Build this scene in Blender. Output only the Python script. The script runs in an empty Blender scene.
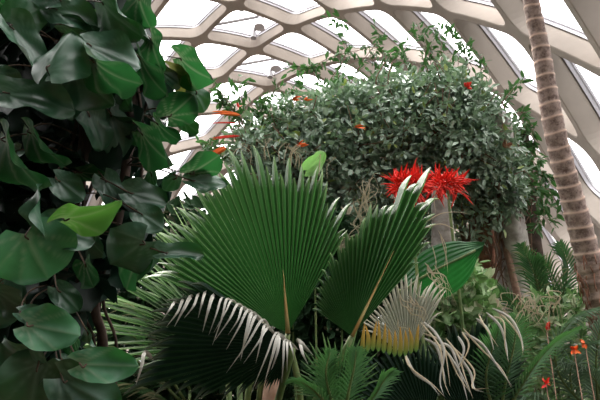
import bpy, math, random
from mathutils import Vector, Matrix, noise
R_ = random.Random(7)
PI = math.pi
scene = bpy.context.scene

# ------------------------------------------------------------------ camera
S = 8.0                                  # half span of the vault, metres
CZ = 1.6                                 # eye height
YAW, PITCH = -0.2208, 0.4699
FL = 0.98465
CX = 0.4722 * S
cam_d = bpy.data.cameras.new('camera')
cam = bpy.data.objects.new('camera', cam_d)
scene.collection.objects.link(cam)
cam_d.sensor_width = 36.0
cam_d.lens = 36.0 * FL
cam_d.clip_end = 300
F = Vector((math.sin(YAW) * math.cos(PITCH), math.cos(YAW) * math.cos(PITCH), math.sin(PITCH)))
RT = Vector((math.cos(YAW), -math.sin(YAW), 0))
UP = RT.cross(F)
CAM = Vector((CX, 0, CZ))
m = Matrix((RT, UP, -F)).transposed().to_4x4()
m.translation = CAM
cam.matrix_world = m
scene.camera = cam

def at(px, py, d):
    k = d / (FL * 600.0)
    return CAM + F * d + RT * ((px - 300) * k) - UP * ((py - 200) * k)

# ------------------------------------------------------------------ world, light, exposure
world = bpy.data.worlds.new('world')
scene.world = world
world.use_nodes = True
wn = world.node_tree
bg = wn.nodes['Background']
geo = wn.nodes.new('ShaderNodeTexCoord')
sep = wn.nodes.new('ShaderNodeSeparateXYZ')
ramp = wn.nodes.new('ShaderNodeValToRGB')
wn.links.new(geo.outputs['Generated'], sep.inputs[0])
wn.links.new(sep.outputs['Z'], ramp.inputs[0])
wn.links.new(ramp.outputs[0], bg.inputs[0])
ramp.color_ramp.elements[0].position = 0.1
ramp.color_ramp.elements[0].color = (0.09, 0.09, 0.09, 1)
ramp.color_ramp.elements[1].position = 0.75
ramp.color_ramp.elements[1].color = (1.0, 0.975, 0.965, 1)
bg.inputs[1].default_value = 8.0
sun_d = bpy.data.lights.new('sun', 'SUN')
sun_d.energy = 12.0
sun_d.angle = math.radians(32)
sun_d.color = (1.0, 0.94, 0.88)
sun = bpy.data.objects.new('sun', sun_d)
scene.collection.objects.link(sun)
sun.location = (10, -5, 20)
sun.rotation_euler = Vector((0.45, -0.35, -1.0)).to_track_quat('-Z', 'Y').to_euler()
vs = scene.view_settings
vs.view_transform = 'Standard'
vs.look = 'None'
vs.gamma = 1
vs.exposure = 0.0
vs.use_curve_mapping = False

# ------------------------------------------------------------------ materials
def new_mat(name):
    mt = bpy.data.materials.new(name)
    mt.use_nodes = True
    nt = mt.node_tree
    for n in list(nt.nodes):
        nt.nodes.remove(n)
    out = nt.nodes.new('ShaderNodeOutputMaterial')
    return mt, nt, out

def rgb(c):
    return (c[0], c[1], c[2], 1)

def mixc(nt, fac, a, b):
    n = nt.nodes.new('ShaderNodeMix')
    n.data_type = 'RGBA'
    for sock, v in ((n.inputs[0], fac), (n.inputs[6], a), (n.inputs[7], b)):
        if isinstance(v, (int, float)):
            sock.default_value = v
        elif isinstance(v, tuple):
            sock.default_value = rgb(v)
        else:
            nt.links.new(v, sock)
    return n.outputs[2]

def noise_tex(nt, scale, detail=4, rough=0.55, coord='Object'):
    tc = nt.nodes.new('ShaderNodeTexCoord')
    n = nt.nodes.new('ShaderNodeTexNoise')
    n.inputs['Scale'].default_value = scale
    n.inputs['Detail'].default_value = detail
    n.inputs['Roughness'].default_value = rough
    nt.links.new(tc.outputs[coord], n.inputs['Vector'])
    return n.outputs['Fac']

def ramp2(nt, fac, lo, hi):
    n = nt.nodes.new('ShaderNodeMapRange')
    n.inputs[1].default_value = lo
    n.inputs[2].default_value = hi
    nt.links.new(fac, n.inputs[0])
    return n.outputs[0]

def leaf_mat(name, c1, c2, dry=(0.55, 0.50, 0.38), trans=0.35, tcol=None, rough=0.42, spec=0.5, scale=14):
    """c1/c2 vary by the per-leaf attribute; attribute 'dry' turns to the dry colour; fans also carry painted tip light in it"""
    mt, nt, out = new_mat(name)
    va = nt.nodes.new('ShaderNodeAttribute'); va.attribute_name = 'var'
    da = nt.nodes.new('ShaderNodeAttribute'); da.attribute_name = 'dry'
    nz = noise_tex(nt, scale)
    col = mixc(nt, va.outputs['Fac'], c1, c2)
    col = mixc(nt, ramp2(nt, nz, 0.35, 0.8), col, tuple(min(1, x * 1.5 + 0.004) for x in c2))
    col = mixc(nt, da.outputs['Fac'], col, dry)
    pr = nt.nodes.new('ShaderNodeBsdfPrincipled')
    nt.links.new(col, pr.inputs['Base Color'])
    pr.inputs['Roughness'].default_value = rough
    pr.inputs['Specular IOR Level'].default_value = spec
    tr = nt.nodes.new('ShaderNodeBsdfTranslucent')
    tc = tcol or tuple(min(1, x * 1.6) for x in c2)
    tcn = mixc(nt, da.outputs['Fac'], tc, dry)
    nt.links.new(tcn, tr.inputs['Color'])
    mx = nt.nodes.new('ShaderNodeMixShader')
    mx.inputs[0].default_value = trans
    nt.links.new(pr.outputs[0], mx.inputs[1])
    nt.links.new(tr.outputs[0], mx.inputs[2])
    nt.links.new(mx.outputs[0], out.inputs[0])
    return mt

def solid_mat(name, c1, c2, scale=8, rough=0.8, spec=0.3, bump=0.0, lo=0.35, hi=0.7, detail=5):
    mt, nt, out = new_mat(name)
    nz = noise_tex(nt, scale, detail)
    pr = nt.nodes.new('ShaderNodeBsdfPrincipled')
    nt.links.new(mixc(nt, ramp2(nt, nz, lo, hi), c1, c2), pr.inputs['Base Color'])
    pr.inputs['Roughness'].default_value = rough
    pr.inputs['Specular IOR Level'].default_value = spec
    if bump:
        b = nt.nodes.new('ShaderNodeBump')
        b.inputs['Strength'].default_value = bump
        b.inputs['Distance'].default_value = 0.02
        nt.links.new(nz, b.inputs['Height'])
        nt.links.new(b.outputs[0], pr.inputs['Normal'])
    nt.links.new(pr.outputs[0], out.inputs[0])
    return mt

M = {}
M['concrete'] = solid_mat('concrete', (0.305, 0.268, 0.232), (0.395, 0.345, 0.30), 1.3, 0.85, 0.2, 0.15)
M['frame'] = solid_mat('frame', (0.55, 0.54, 0.58), (0.62, 0.60, 0.64), 3, 0.45, 0.5)
M['gasket'] = solid_mat('gasket', (0.03, 0.025, 0.025), (0.06, 0.05, 0.045), 6, 0.6)
M['metal'] = solid_mat('metal', (0.30, 0.29, 0.30), (0.42, 0.41, 0.42), 5, 0.4, 0.5)
M['soil'] = solid_mat('soil', (0.02, 0.014, 0.009), (0.05, 0.035, 0.022), 3, 0.95, 0.1, 0.5)
M['blocker_dark'] = solid_mat('blocker_dark', (0.01, 0.018, 0.01), (0.03, 0.04, 0.02), 2, 0.95, 0.1, 0.5)  # dark tone for the added light-blocking wall
M['bark'] = solid_mat('bark', (0.26, 0.23, 0.21), (0.60, 0.56, 0.53), 9, 0.9, 0.2, 0.6)
M['dark_bark'] = solid_mat('dark_bark', (0.035, 0.025, 0.02), (0.10, 0.07, 0.055), 9, 0.9, 0.2, 0.6)
M['pink_stem'] = solid_mat('pink_stem', (0.30, 0.17, 0.11), (0.46, 0.30, 0.22), 12, 0.6, 0.3, 0.1)
M['twig'] = solid_mat('twig', (0.13, 0.07, 0.045), (0.25, 0.15, 0.10), 20, 0.7)
M['red_brown'] = solid_mat('red_brown', (0.20, 0.085, 0.05), (0.42, 0.22, 0.15), 14, 0.8)
M['costa'] = solid_mat('costa', (0.38, 0.30, 0.12), (0.45, 0.24, 0.08), 12, 0.5)
M['petiole_green'] = solid_mat('petiole_green', (0.06, 0.11, 0.03), (0.16, 0.20, 0.07), 10, 0.5)
M['red'] = solid_mat('red', (0.62, 0.015, 0.012), (0.80, 0.06, 0.03), 30, 0.5)
M['orange'] = solid_mat('orange', (0.75, 0.10, 0.015), (0.85, 0.20, 0.03), 20, 0.5)
M['white_petal'] = solid_mat('white_petal', (0.70, 0.66, 0.60), (0.62, 0.50, 0.46), 20, 0.6)
M['heart'] = leaf_mat('heart_leaf_green', (0.010, 0.046, 0.024), (0.030, 0.095, 0.050), dry=(.3,.42,.32), trans=0.15, tcol=(0.015, 0.09, 0.01), rough=0.38, spec=0.8, scale=9)
M['heart_bright'] = leaf_mat('heart_leaf_bright', (0.035, 0.12, 0.02), (0.05, 0.16, 0.03), trans=0.45, tcol=(0.11, 0.32, 0.04), rough=0.5, spec=0.3, scale=12)
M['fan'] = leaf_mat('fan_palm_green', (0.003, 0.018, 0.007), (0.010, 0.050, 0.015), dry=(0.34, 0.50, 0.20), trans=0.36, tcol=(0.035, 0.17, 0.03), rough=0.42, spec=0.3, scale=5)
M['fan_shade'] = leaf_mat('fan_palm_shade', (0.003, 0.012, 0.007), (0.005, 0.018, 0.010), dry=(0.30, 0.33, 0.22), trans=0.06, tcol=(0.01, 0.04, 0.01), rough=0.65, spec=0.12, scale=5)  # fan green darkened nearly to black: shade painted into the leaf colour
M['fan_grey'] = leaf_mat('fan_palm_grey', (0.25, 0.27, 0.22), (0.32, 0.33, 0.28), dry=(0.55, 0.50, 0.36), trans=0.2, tcol=(0.3, 0.32, 0.22), rough=0.6, scale=5)
M['vine'] = leaf_mat('vine_leaf', (0.035, 0.10, 0.055), (0.32, 0.41, 0.32), dry=(0.26, 0.34, 0.06), trans=0.18, tcol=(0.15, 0.27, 0.11), rough=0.42, spec=0.8, scale=3)
M['vine_shoot'] = leaf_mat('vine_shoot', (0.02, 0.06, 0.02), (0.06, 0.13, 0.05), trans=0.3, tcol=(0.05, 0.15, 0.03), rough=0.5, spec=0.3, scale=3)
M['herb'] = leaf_mat('herb_leaf', (0.05, 0.15, 0.045), (0.26, 0.38, 0.18), dry=(0.60, 0.62, 0.42), trans=0.3, tcol=(0.15, 0.35, 0.08), rough=0.45, scale=6)
M['frond'] = leaf_mat('frond_green', (0.015, 0.055, 0.022), (0.045, 0.115, 0.05), dry=(0.42, 0.36, 0.22), trans=0.3, tcol=(0.06, 0.18, 0.04), rough=0.45, scale=6)
M['frond_grey'] = leaf_mat('frond_grey_green', (0.05, 0.10, 0.065), (0.13, 0.19, 0.13), dry=(0.45, 0.40, 0.30), trans=0.25, tcol=(0.12, 0.24, 0.10), rough=0.45, scale=6)
M['drystrip'] = solid_mat('dry_strip', (0.42, 0.42, 0.38), (0.60, 0.58, 0.50), 9, 0.7)
M['tan'] = solid_mat('tan', (0.55, 0.46, 0.30), (0.75, 0.66, 0.50), 9, 0.7)

# glass: clear pane, light passes
gm, gnt, gout = new_mat('glass_pane')
gt = gnt.nodes.new('ShaderNodeBsdfTransparent'); gt.inputs[0].default_value = (0.93, 0.93, 0.94, 1)
gg = gnt.nodes.new('ShaderNodeBsdfGlossy'); gg.inputs['Roughness'].default_value = 0.08
gx = gnt.nodes.new('ShaderNodeMixShader'); gx.inputs[0].default_value = 0.04
gnt.links.new(gt.outputs[0], gx.inputs[1]); gnt.links.new(gg.outputs[0], gx.inputs[2]); gnt.links.new(gx.outputs[0], gout.inputs[0])
M['glass'] = gm

# ------------------------------------------------------------------ mesh helpers
class MB:
    def __init__(s):
        s.v = []; s.f = []; s.var = []; s.dry = []; s.mi = []
    def add(s, verts, faces, var=0.0, dry=None, mi=0):
        k = len(s.v)
        s.v += [tuple(p) for p in verts]
        s.f += [tuple(i + k for i in f) for f in faces]
        s.var += [var] * len(verts)
        s.dry += (list(dry) if dry is not None else [0.0] * len(verts))
        s.mi += [mi] * len(faces)
    def tube(s, pts, rad, n=8, cap=True, var=0.0):
        pts = [Vector(p) for p in pts]
        vs_ = []; fs = []
        prev = None
        for i, p in enumerate(pts):
            a = pts[max(i - 1, 0)]; b = pts[min(i + 1, len(pts) - 1)]
            t = (b - a)
            t = t.normalized() if t.length > 1e-9 else Vector((0, 0, 1))
            if prev is None:
                ref = Vector((0, 0, 1)) if abs(t.z) < 0.9 else Vector((1, 0, 0))
                x = t.cross(ref).normalized()
            else:
                x = (prev - t * prev.dot(t)).normalized()
            prev = x
            y = t.cross(x)
            r = rad[i] if isinstance(rad, (list, tuple)) else rad
            for k in range(n):
                an = 2 * PI * k / n
                vs_.append(p + (x * math.cos(an) + y * math.sin(an)) * r)
        for i in range(len(pts) - 1):
            for k in range(n):
                k2 = (k + 1) % n
                fs.append((i * n + k, i * n + k2, (i + 1) * n + k2, (i + 1) * n + k))
        if cap:
            fs.append(tuple(range(n - 1, -1, -1)))
            fs.append(tuple(range((len(pts) - 1) * n, len(pts) * n)))
        s.add(vs_, fs, var)
    def build(s, name, mats, parent=None, smooth=True, loc=None):
        me = bpy.data.meshes.new(name)
        off = Vector((0, 0, 0))
        if parent is not None:
            off = parent_world(parent)
        elif loc is not None:
            off = Vector(loc)
        vv = [(p[0] - off.x, p[1] - off.y, p[2] - off.z) for p in s.v]
        me.from_pydata(vv, [], s.f)
        if not isinstance(mats, (list, tuple)):
            mats = [mats]
        for mt in mats:
            me.materials.append(mt)
        a = me.attributes.new('var', 'FLOAT', 'POINT'); a.data.foreach_set('value', s.var)
        a = me.attributes.new('dry', 'FLOAT', 'POINT'); a.data.foreach_set('value', s.dry)
        if len(mats) > 1:
            me.polygons.foreach_set('material_index', s.mi)
        me.polygons.foreach_set('use_smooth', [smooth] * len(me.polygons))
        me.update()
        o = bpy.data.objects.new(name, me)
        scene.collection.objects.link(o)
        if parent is not None:
            o.parent = parent
        elif loc is not None:
            o.location = loc
        return o

def parent_world(o):
    p = Vector((0, 0, 0))
    while o is not None:
        p += o.location
        o = o.parent
    return p

def thing(name, label, cat, loc, group=None):
    o = bpy.data.objects.new(name, None)
    o.empty_display_size = 0.2
    scene.collection.objects.link(o)
    o.location = loc
    o['label'] = label; o['category'] = cat
    if group:
        o['group'] = group
    return o

def tag(o, label=None, cat=None, group=None, kind=None):
    if label: o['label'] = label
    if cat: o['category'] = cat
    if group: o['group'] = group
    if kind: o['kind'] = kind
    return o

def lerp(a, b, t):
    return a + (b - a) * t

def interp(tab, x):
    if x <= tab[0][0]: return tab[0][1]
    for (x0, y0), (x1, y1) in zip(tab, tab[1:]):
        if x <= x1:
            t = (x - x0) / (x1 - x0)
            t = t * t * (3 - 2 * t) * 0.5 + t * 0.5
            return y0 + (y1 - y0) * t
    return tab[-1][1]

def curve_pts(pts, n=10):
    """Catmull-Rom through the points"""
    P = [Vector(p) for p in pts]
    P = [P[0] * 2 - P[1]] + P + [P[-1] * 2 - P[-2]]
    out = []
    for i in range(1, len(P) - 2):
        for k in range(n):
            t = k / n
            a, b, c, d = P[i - 1], P[i], P[i + 1], P[i + 2]
            out.append(0.5 * ((2 * b) + (c - a) * t + (2 * a - 5 * b + 4 * c - d) * t * t + (3 * b - a - 3 * c + d) * t ** 3))
    out.append(P[-2])
    return out

# ------------------------------------------------------------------ the vault (diagonal concrete ribs)
TH0, PP, T0, QQ, EL = 0.02242, 0.14370, 1.16780, -0.09667, 1.9
Z0 = CZ - 0.6578 * S

def vault(th, t, dep):
    x = math.sin(th); z = EL * math.cos(th)
    nx, nz = math.sin(th) * EL, math.cos(th)
    l = math.hypot(nx, nz)
    return Vector((S * x + nx / l * dep, S * t, Z0 + S * z + nz / l * dep))

RIB = 0.046     # half width of a rib
DEP = 0.36      # depth of the ribs
NS = 10

def cell_ring(thc, tc, ins, fil, flare=0.0):
    """rounded rhombus, returns (th,t) points, NS per side, starting at +theta vertex"""
    a = (vault(thc + PP * 0.5, tc, 0) - vault(thc - PP * 0.5, tc, 0)).length
    hx = a; hy = abs(QQ) * S
    L = math.hypot(hx, hy)
    k = 1 - ins * L / (hx * hy)
    vx, vy = hx * k, hy * k
    V = [(vx, 0), (0, vy), (-vx, 0), (0, -vy)]
    pts = []
    side = math.hypot(vx, vy)
    for i in range(4):
        p0, p1 = V[i], V[(i + 1) % 4]
        pv, nx_ = V[(i - 1) % 4], V[(i + 2) % 4]
        # quadratic fillets at both ends
        for j in range(NS):
            s = j / NS
            cut = min(fil / side, 0.45)
            def on(pa, pb, t): return (pa[0] + (pb[0] - pa[0]) * t, pa[1] + (pb[1] - pa[1]) * t)
            nf = 3
            if j <= nf:                     # from the middle of the fillet at p0
                u = 0.5 + 0.5 * j / nf
                a0 = on(p0, pv, cut); a1 = on(p0, p1, cut)
                q = [(1 - u) ** 2 * a0[m_] + 2 * u * (1 - u) * p0[m_] + u * u * a1[m_] for m_ in (0, 1)]
            elif j >= NS - nf:
                u = 0.5 * (j - (NS - nf)) / nf
                a0 = on(p1, p0, cut); a1 = on(p1, nx_, cut)
                q = [(1 - u) ** 2 * a0[m_] + 2 * u * (1 - u) * p1[m_] + u * u * a1[m_] for m_ in (0, 1)]
            else:
                t_ = cut + (1 - 2 * cut) * (j - nf) / (NS - 2 * nf)
                q = on(p0, p1, t_)
            pts.append((thc + q[0] / hx * PP, tc + q[1] / hy * abs(QQ)))
    return pts

def cell_border(thc, tc):
    V = [(1, 0), (0, 1), (-1, 0), (0, -1)]
    pts = []
    for i in range(4):
        p0, p1 = V[i], V[(i + 1) % 4]
        for j in range(NS):
            s = j / NS
            pts.append((thc + lerp(p0[0], p1[0], s) * PP, tc + lerp(p0[1], p1[1], s) * abs(QQ)))
    return pts

conc = MB(); 
NR = 4 * NS
cells = []
TMIN, TMAX = -0.42, 4.2
for a in range(-45, 60):
    for b in range(-45, 60):
        thc = TH0 + PP * (a + b + 1)
        tc = T0 + QQ * (b - a)
        if abs(thc) > 1.36 or tc < TMIN or tc > TMAX:
            continue
        cells.append((a, b, thc, tc))
def ring_faces(k0, k1, n):
    return [(k0 + i, k0 + (i + 1) % n, k1 + (i + 1) % n, k1 + i) for i in range(n)]
for (a, b, thc, tc) in cells:
    bord = cell_border(thc, tc)
    inn = cell_ring(thc, tc, RIB, 0.30)
    inn2 = cell_ring(thc, tc, RIB + 0.012, 0.29)
    outr = cell_ring(thc, tc, RIB + 0.02, 0.18)
    rings = [[vault(p[0], p[1], 0) for p in bord], [vault(p[0], p[1], 0.0) for p in inn],
             [vault(p[0], p[1], 0.012) for p in inn2],
             [vault(p[0], p[1], DEP) for p in outr], [vault(p[0], p[1], DEP) for p in bord]]
    vs_ = [p for r in rings for p in r]
    fs = []
    for i in range(4):
        fs += ring_faces(i * NR, (i + 1) * NR, NR)
    conc.add(vs_, fs)
ceil = conc.build('ceiling', M['concrete'], smooth=False)
tag(ceil, kind='structure')

hatch_cells = {(0, -1), (1, -2), (-1, 1), (3, -3)}
wi = 0
for (a, b, thc, tc) in cells:
    wi += 1
    o1 = cell_ring(thc, tc, RIB + 0.02, 0.18)
    o2 = cell_ring(thc, tc, RIB + 0.03, 0.15)
    o3 = cell_ring(thc, tc, RIB + 0.05, 0.1)
    w = MB()
    vsr = [[vault(p[0], p[1], DEP - 0.035) for p in o1], [vault(p[0], p[1], DEP - 0.045) for p in o2]]
    w.add([p for r in vsr for p in r], ring_faces(0, NR, NR), mi=1)
    vsr = [[vault(p[0], p[1], DEP - 0.03) for p in o2], [vault(p[0], p[1], DEP + 0.02) for p in o2],
           [vault(p[0], p[1], DEP + 0.03) for p in o3], [vault(p[0], p[1], DEP + 0.06) for p in o3],
           [vault(p[0], p[1], DEP + 0.06) for p in o1], [vault(p[0], p[1], DEP - 0.03) for p in o1]]
    w.add([p for r in vsr for p in r], [f for i in range(5) for f in ring_faces(i * NR, (i + 1) * NR, NR)], mi=0)
    c0 = vault(thc, tc, 0)
    wo = w.build('window_%d' % wi, [M['frame'], M['gasket']], loc=c0, smooth=False)
    tag(wo, kind='structure')
    g = MB()
    gv = [vault(p[0], p[1], DEP + 0.045) for p in o3]
    cen = vault(thc, tc, DEP + 0.045)
    g.add(gv + [cen], [(i, (i + 1) % NR, NR) for i in range(NR)])
    g.build('pane', M['glass'], wo, smooth=False)
    if (a, b) in hatch_cells:
        hb = MB()
        top = vault(thc + 0.25 * PP, tc + 0.1 * abs(QQ), DEP + 0.1)
        V = [vault(thc + PP * 0.75, tc, DEP + 0.02), vault(thc, tc + abs(QQ) * 0.72, DEP + 0.02),
             vault(thc - PP * 0.75, tc, DEP + 0.02), vault(thc, tc - abs(QQ) * 0.72, DEP + 0.02)]
        for v in V:
            hb.tube([top, v], 0.042, 6)
        hb.build('hatch_bar', M['metal'], wo, smooth=False)
        bx = MB()
        nrm = (vault(thc, tc, 1) - vault(thc, tc, 0)).normalized()
        bx.tube([top - nrm * 0.3, top - nrm * 0.02], [0.10, 0.085], 4)
        bx.tube([top - nrm * 0.36, top - nrm * 0.3], [0.14, 0.12], 8)
        bx.build('hatch_motor', M['frame'], wo, smooth=False)
        for v in (V[1], V[3]):
            br = MB()
            q = v.lerp(top, 0.12) - nrm * 0.12
            br.tube([q - nrm * 0.09, q + nrm * 0.09], [0.08, 0.065], 6)
            br.tube([q - RT * 0.15, q + RT * 0.15], 0.018, 5)
            br.tube([q + nrm * 0.09, v], 0.022, 5)
            br.build('hatch_bracket', M['metal'], wo, smooth=False)
    elif (a * 3 + b) % 2 == 0:
        la = MB()
        p = vault(thc + PP * 0.30, tc - abs(QQ) * 0.28, DEP + 0.12)
        q = vault(thc + PP * 0.48, tc - abs(QQ) * 0.14, DEP + 0.12)
        la.tube([p, q], 0.022, 5)
        la.build('latch', M['metal'], wo, smooth=False)

# floor, glass end wall, light-blocking wall behind the camera
fl = MB()
fl.add([(-9, -10, 0), (9, -10, 0), (9, 36, 0), (-9, 36, 0), (-9, -10, -0.3), (9, -10, -0.3), (9, 36, -0.3), (-9, 36, -0.3)],
       [(0, 1, 2, 3), (7, 6, 5, 4), (0, 4, 5, 1), (1, 5, 6, 2), (2, 6, 7, 3), (3, 7, 4, 0)])
tag(fl.build('floor', M['soil'], smooth=False), kind='structure')
def end_wall(name, y):
    w = MB()
    n = 28
    ths = [lerp(-1.34, 1.34, i / n) for i in range(n + 1)]
    arc = [vault(t, y / S, 0.05) for t in ths]
    w.tube(arc, 0.16, 6)
    for i in range(2, n - 1, 3):
        p = arc[i]
        w.tube([(p.x, y, 0), p], 0.06, 4)
    for z in (0.5, 3, 5.5, 8):
        xs = [p.x for p in arc if p.z > z]
        if len(xs) > 1:
            w.tube([(min(xs), y, z), (max(xs), y, z)], 0.05, 4)
    o = w.build(name, M['frame'], smooth=False)
    tag(o, kind='structure')
    g = MB()
    g.add([(p.x, y, max(p.z, 0)) for p in arc] + [(arc[-1].x, y, 0), (arc[0].x, y, 0)], [tuple(range(n + 3))])
    g.build('pane', M['glass'], o, smooth=False)
end_wall('wall_back', (TMAX + 0.1) * S)
fw = MB()  # unseen dark wall, added close behind the camera to block front light
yf = (TMIN - 0.1) * S
arc = [vault(lerp(-1.34, 1.34, i / 28), yf / S, 0.4) for i in range(29)]
fw.add([(p.x, yf, max(p.z, -.1)) for p in arc] + [(p.x, yf - .3, max(p.z, -.1)) for p in arc], [tuple(range(29)), tuple(range(57, 28, -1))] + [(i, i + 1, i + 30, i + 29) for i in range(28)])
tag(fw.build('wall_front_blocker', M['blocker_dark'], smooth=False), kind='structure')
# ------------------------------------------------------------------ leaf builders
def px2m(d):
    return d / (FL * 600.0)

def fan_leaf(name, parent, hub, d, ctrl, mat, tilt=(0.0, 0.0), nseg=44, split=0.72, fold=0.55, cup=0.0,
             droop=0.10, dryp=0.25, seed=1, a0=None, a1=None, bow=0.0, tipdry=0.8, costa=None, ridge=.5):
    """pleated fan: ctrl = [(angle in degrees, radius in photo pixels)] about the hub; tilt = depth gained per metre to the right / up"""
    rr = random.Random(seed)
    k = px2m(d)
    H = at(hub[0], hub[1], d)
    a0 = ctrl[0][0] if a0 is None else a0
    a1 = ctrl[-1][0] if a1 is None else a1
    mb = MB()
    rows = [0.015, 0.12, 0.3, 0.5, split * 0.86, split, lerp(split, 1, .3), lerp(split, 1, .6), lerp(split, 1, .85), 1.0]
    am = 0.5 * (a0 + a1)
    def P(al, r, off, dr=0.0, side=0.0):
        c, s_ = math.cos(math.radians(al)), math.sin(math.radians(al))
        q = (al - am) / max(1, (a1 - a0) / 2)
        nrm = -F
        dep = (tilt[0] * c + tilt[1] * s_) * r + bow * r * r
        p = H + (RT * c + UP * s_) * r + F * dep + nrm * (off - cup * q * q * r)
        p = p + Vector((0, 0, -dr)) + (RT * -s_ + UP * c) * side
        return p
    for i in range(nseg):
        b0 = lerp(a0, a1, i / nseg); b1 = lerp(a0, a1, (i + 1) / nseg)
        bm = (b0 + b1) / 2
        R = interp(ctrl, bm) * k * rr.uniform(0.88, 1.05)
        R0 = interp(ctrl, b0) * k; R1 = interp(ctrl, b1) * k
        half = math.radians(abs(b1 - b0)) / 2
        vs_ = []; dry = []
        bend = rr.uniform(-1, 1) * 0.5 * half
        dr_ = droop * rr.uniform(0.3, 1.6)
        isdry = rr.random() < dryp
        var = rr.random()
        for ri, f in enumerate(rows):
            if f <= split:
                fe = f
                w = 1.0
                e0, e1, c0 = R0 * fe, R1 * fe, (R0 + R1) / 2 * fe
                rad_c = lerp(c0, R * fe, max(0, (f / split)) ** 3)
                sp = half * w
                h = fold * rad_c * half
                dz = 0
                if f == split:
                    e0 = e1 = rad_c
                vs_ += [P(b0, e0, -h, dz), P(lerp(b0, bm, .8), rad_c, h * .55, dz), P(bm, rad_c, h, dz), P(lerp(b1, bm, .8), rad_c, h * .55, dz), P(b1, e1, -h, dz)]
            else:
                u = (f - split) / (1 - split)
                w = (1 - u ** 1.3) * 0.92 + 0.03
                r = R * f
                ang = math.degrees(half) * w
                h = fold * r * half * w
                dz = dr_ * u * u * R
                sd = bend * u * u * R
                vs_ += [P(bm - ang, r, -h, dz, sd), P(bm - ang * .25, r, h * .55, dz, sd), P(bm, r, h, dz, sd), P(bm + ang * .25, r, h * .55, dz, sd), P(bm + ang, r, -h, dz, sd)]
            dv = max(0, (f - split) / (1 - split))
            dv = (dv ** 1.2) * (tipdry if isdry else 0.5 * tipdry) + (.16 * f ** 3 if ridge > .1 else 0)  # dry tips, plus brighter light toward the rim painted into the colour
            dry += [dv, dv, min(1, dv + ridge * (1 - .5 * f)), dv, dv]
        fs = []
        for ri in range(len(rows) - 1):
            for j in range(4):
                fs.append((ri * 5 + j, ri * 5 + j + 1, ri * 5 + 6 + j, ri * 5 + 5 + j))
        mb.add(vs_, fs, var, dry)
    o = mb.build(name, mat, parent, smooth=False)
    if costa:
        cb = MB()
        al, ln, w = costa
        pts = [P(al, ln * k * t, 0.004 + 0.006 * (1 - t)) for t in (0, .25, .5, .75, 1)]
        cb.tube(pts, [w, w * .8, w * .55, w * .3, w * .08], 6)
        cb.build('costa', M['costa'], o)
    return o, P

def ribbon(mb, pts, w, fold=0.25, var=0.0, dry=None, side=None, taper=True):
    """a folded strip along pts with half width w tapering to its tip"""
    pts = curve_pts(pts, 5) if len(pts) < 8 else [Vector(p) for p in pts]
    n = len(pts)
    vs_ = []; dd = []
    for i, p in enumerate(pts):
        t = (pts[min(i + 1, n - 1)] - pts[max(i - 1, 0)]).normalized()
        sd = side if side is not None else t.cross(-F)
        sd = sd - t * sd.dot(t)
        sd = sd.normalized() if sd.length > 1e-6 else RT
        nn = sd.cross(t)
        u = i / (n - 1)
        ww = w * (min(1, u * 6 + 0.25)) * ((1 - u ** 2.2) * 0.95 + 0.05 if taper else 1)
        vs_ += [p - sd * ww, p + nn * ww * fold, p + sd * ww]
        dd += [dry(u) if dry else 0.0] * 3
    fs = []
    for i in range(n - 1):
        for j in (0, 1):
            fs.append((i * 3 + j, i * 3 + j + 1, i * 3 + 4 + j, i * 3 + 3 + j))
    mb.add(vs_, fs, var, dd)

def heart_leaf(base, tip, wr=0.9, roll=0.0, cup=0.12, curl=0.0, wave=0.12, sinus=0.22, seed=0, nu=20, nv=20):
    """heart shaped blade with palmate veins as (verts, faces, vein value); base and tip are points in space"""
    rr = random.Random(seed)
    B = Vector(base); T = Vector(tip)
    u = T - B; L = u.length; u.normalize()
    sd = u.cross(-F)
    sd = sd.normalized() if sd.length > 1e-5 else RT.copy()
    sd = Matrix.Rotation(roll, 3, u) @ sd
    n = sd.cross(u)
    if n.dot(-F) < 0: n = -n
    ph = rr.uniform(0, 6); ph2 = rr.uniform(0, 6)
    VA = [0, .5, 1.0, 1.6, 2.4]
    vs_ = []; dv = []
    for i in range(nu + 1):
        v = i / nu
        if v > .4:
            W = math.sqrt(max(0, 1 - ((v - .4) / .6) ** 2)) * (1 - .12 * ((v - .4) / .6) ** 2)
        else:
            W = .34 + .66 * math.sin(v / .4 * PI / 2) ** .62
        W *= 0.5 * wr * L
        for j in range(nv + 1):
            s = j / nv * 2 - 1
            x = L * (v - sinus * (1 - v) ** 2.0 * abs(s) ** 1.3)
            y = W * s * (1.0 + 0.035 * math.sin(9 * v + ph) + .02 * math.sin(21 * v + ph2))
            rr_ = math.hypot(x, y) / L
            an = abs(math.atan2(y, x + .02 * L))
            k = 0
            while k < 3 and an > VA[k + 1]: k += 1
            fr_ = min(1, (an - VA[k]) / (VA[k + 1] - VA[k]))
            puff = math.sin(PI * fr_)
            dist = min(fr_, 1 - fr_) * (VA[k + 1] - VA[k]) * rr_
            z = cup * L * (abs(s) ** 1.7) * (W / (0.5 * wr * L)) + curl * L * (v - 0.35) ** 2
            z += wave * L * math.sin(7.5 * v + ph + (2.0 if s > 0 else 0)) * abs(s) ** 2
            z += .03 * L * math.sin(15 * v + 5 * s + ph2) * abs(s) ** 3
            z -= 0.045 * L * puff * min(1, rr_ * 2) * (1 - .5 * abs(s))
            vs_.append(B + u * x + sd * y + n * z)
            dv.append(.22 * math.exp(-(dist / .02) ** 2) * (1 - .7 * rr_))
    fs = []
    for i in range(nu):
        for j in range(nv):
            a = i * (nv + 1) + j
            fs.append((a, a + 1, a + nv + 2, a + nv + 1))
    return vs_, fs, dv

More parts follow.
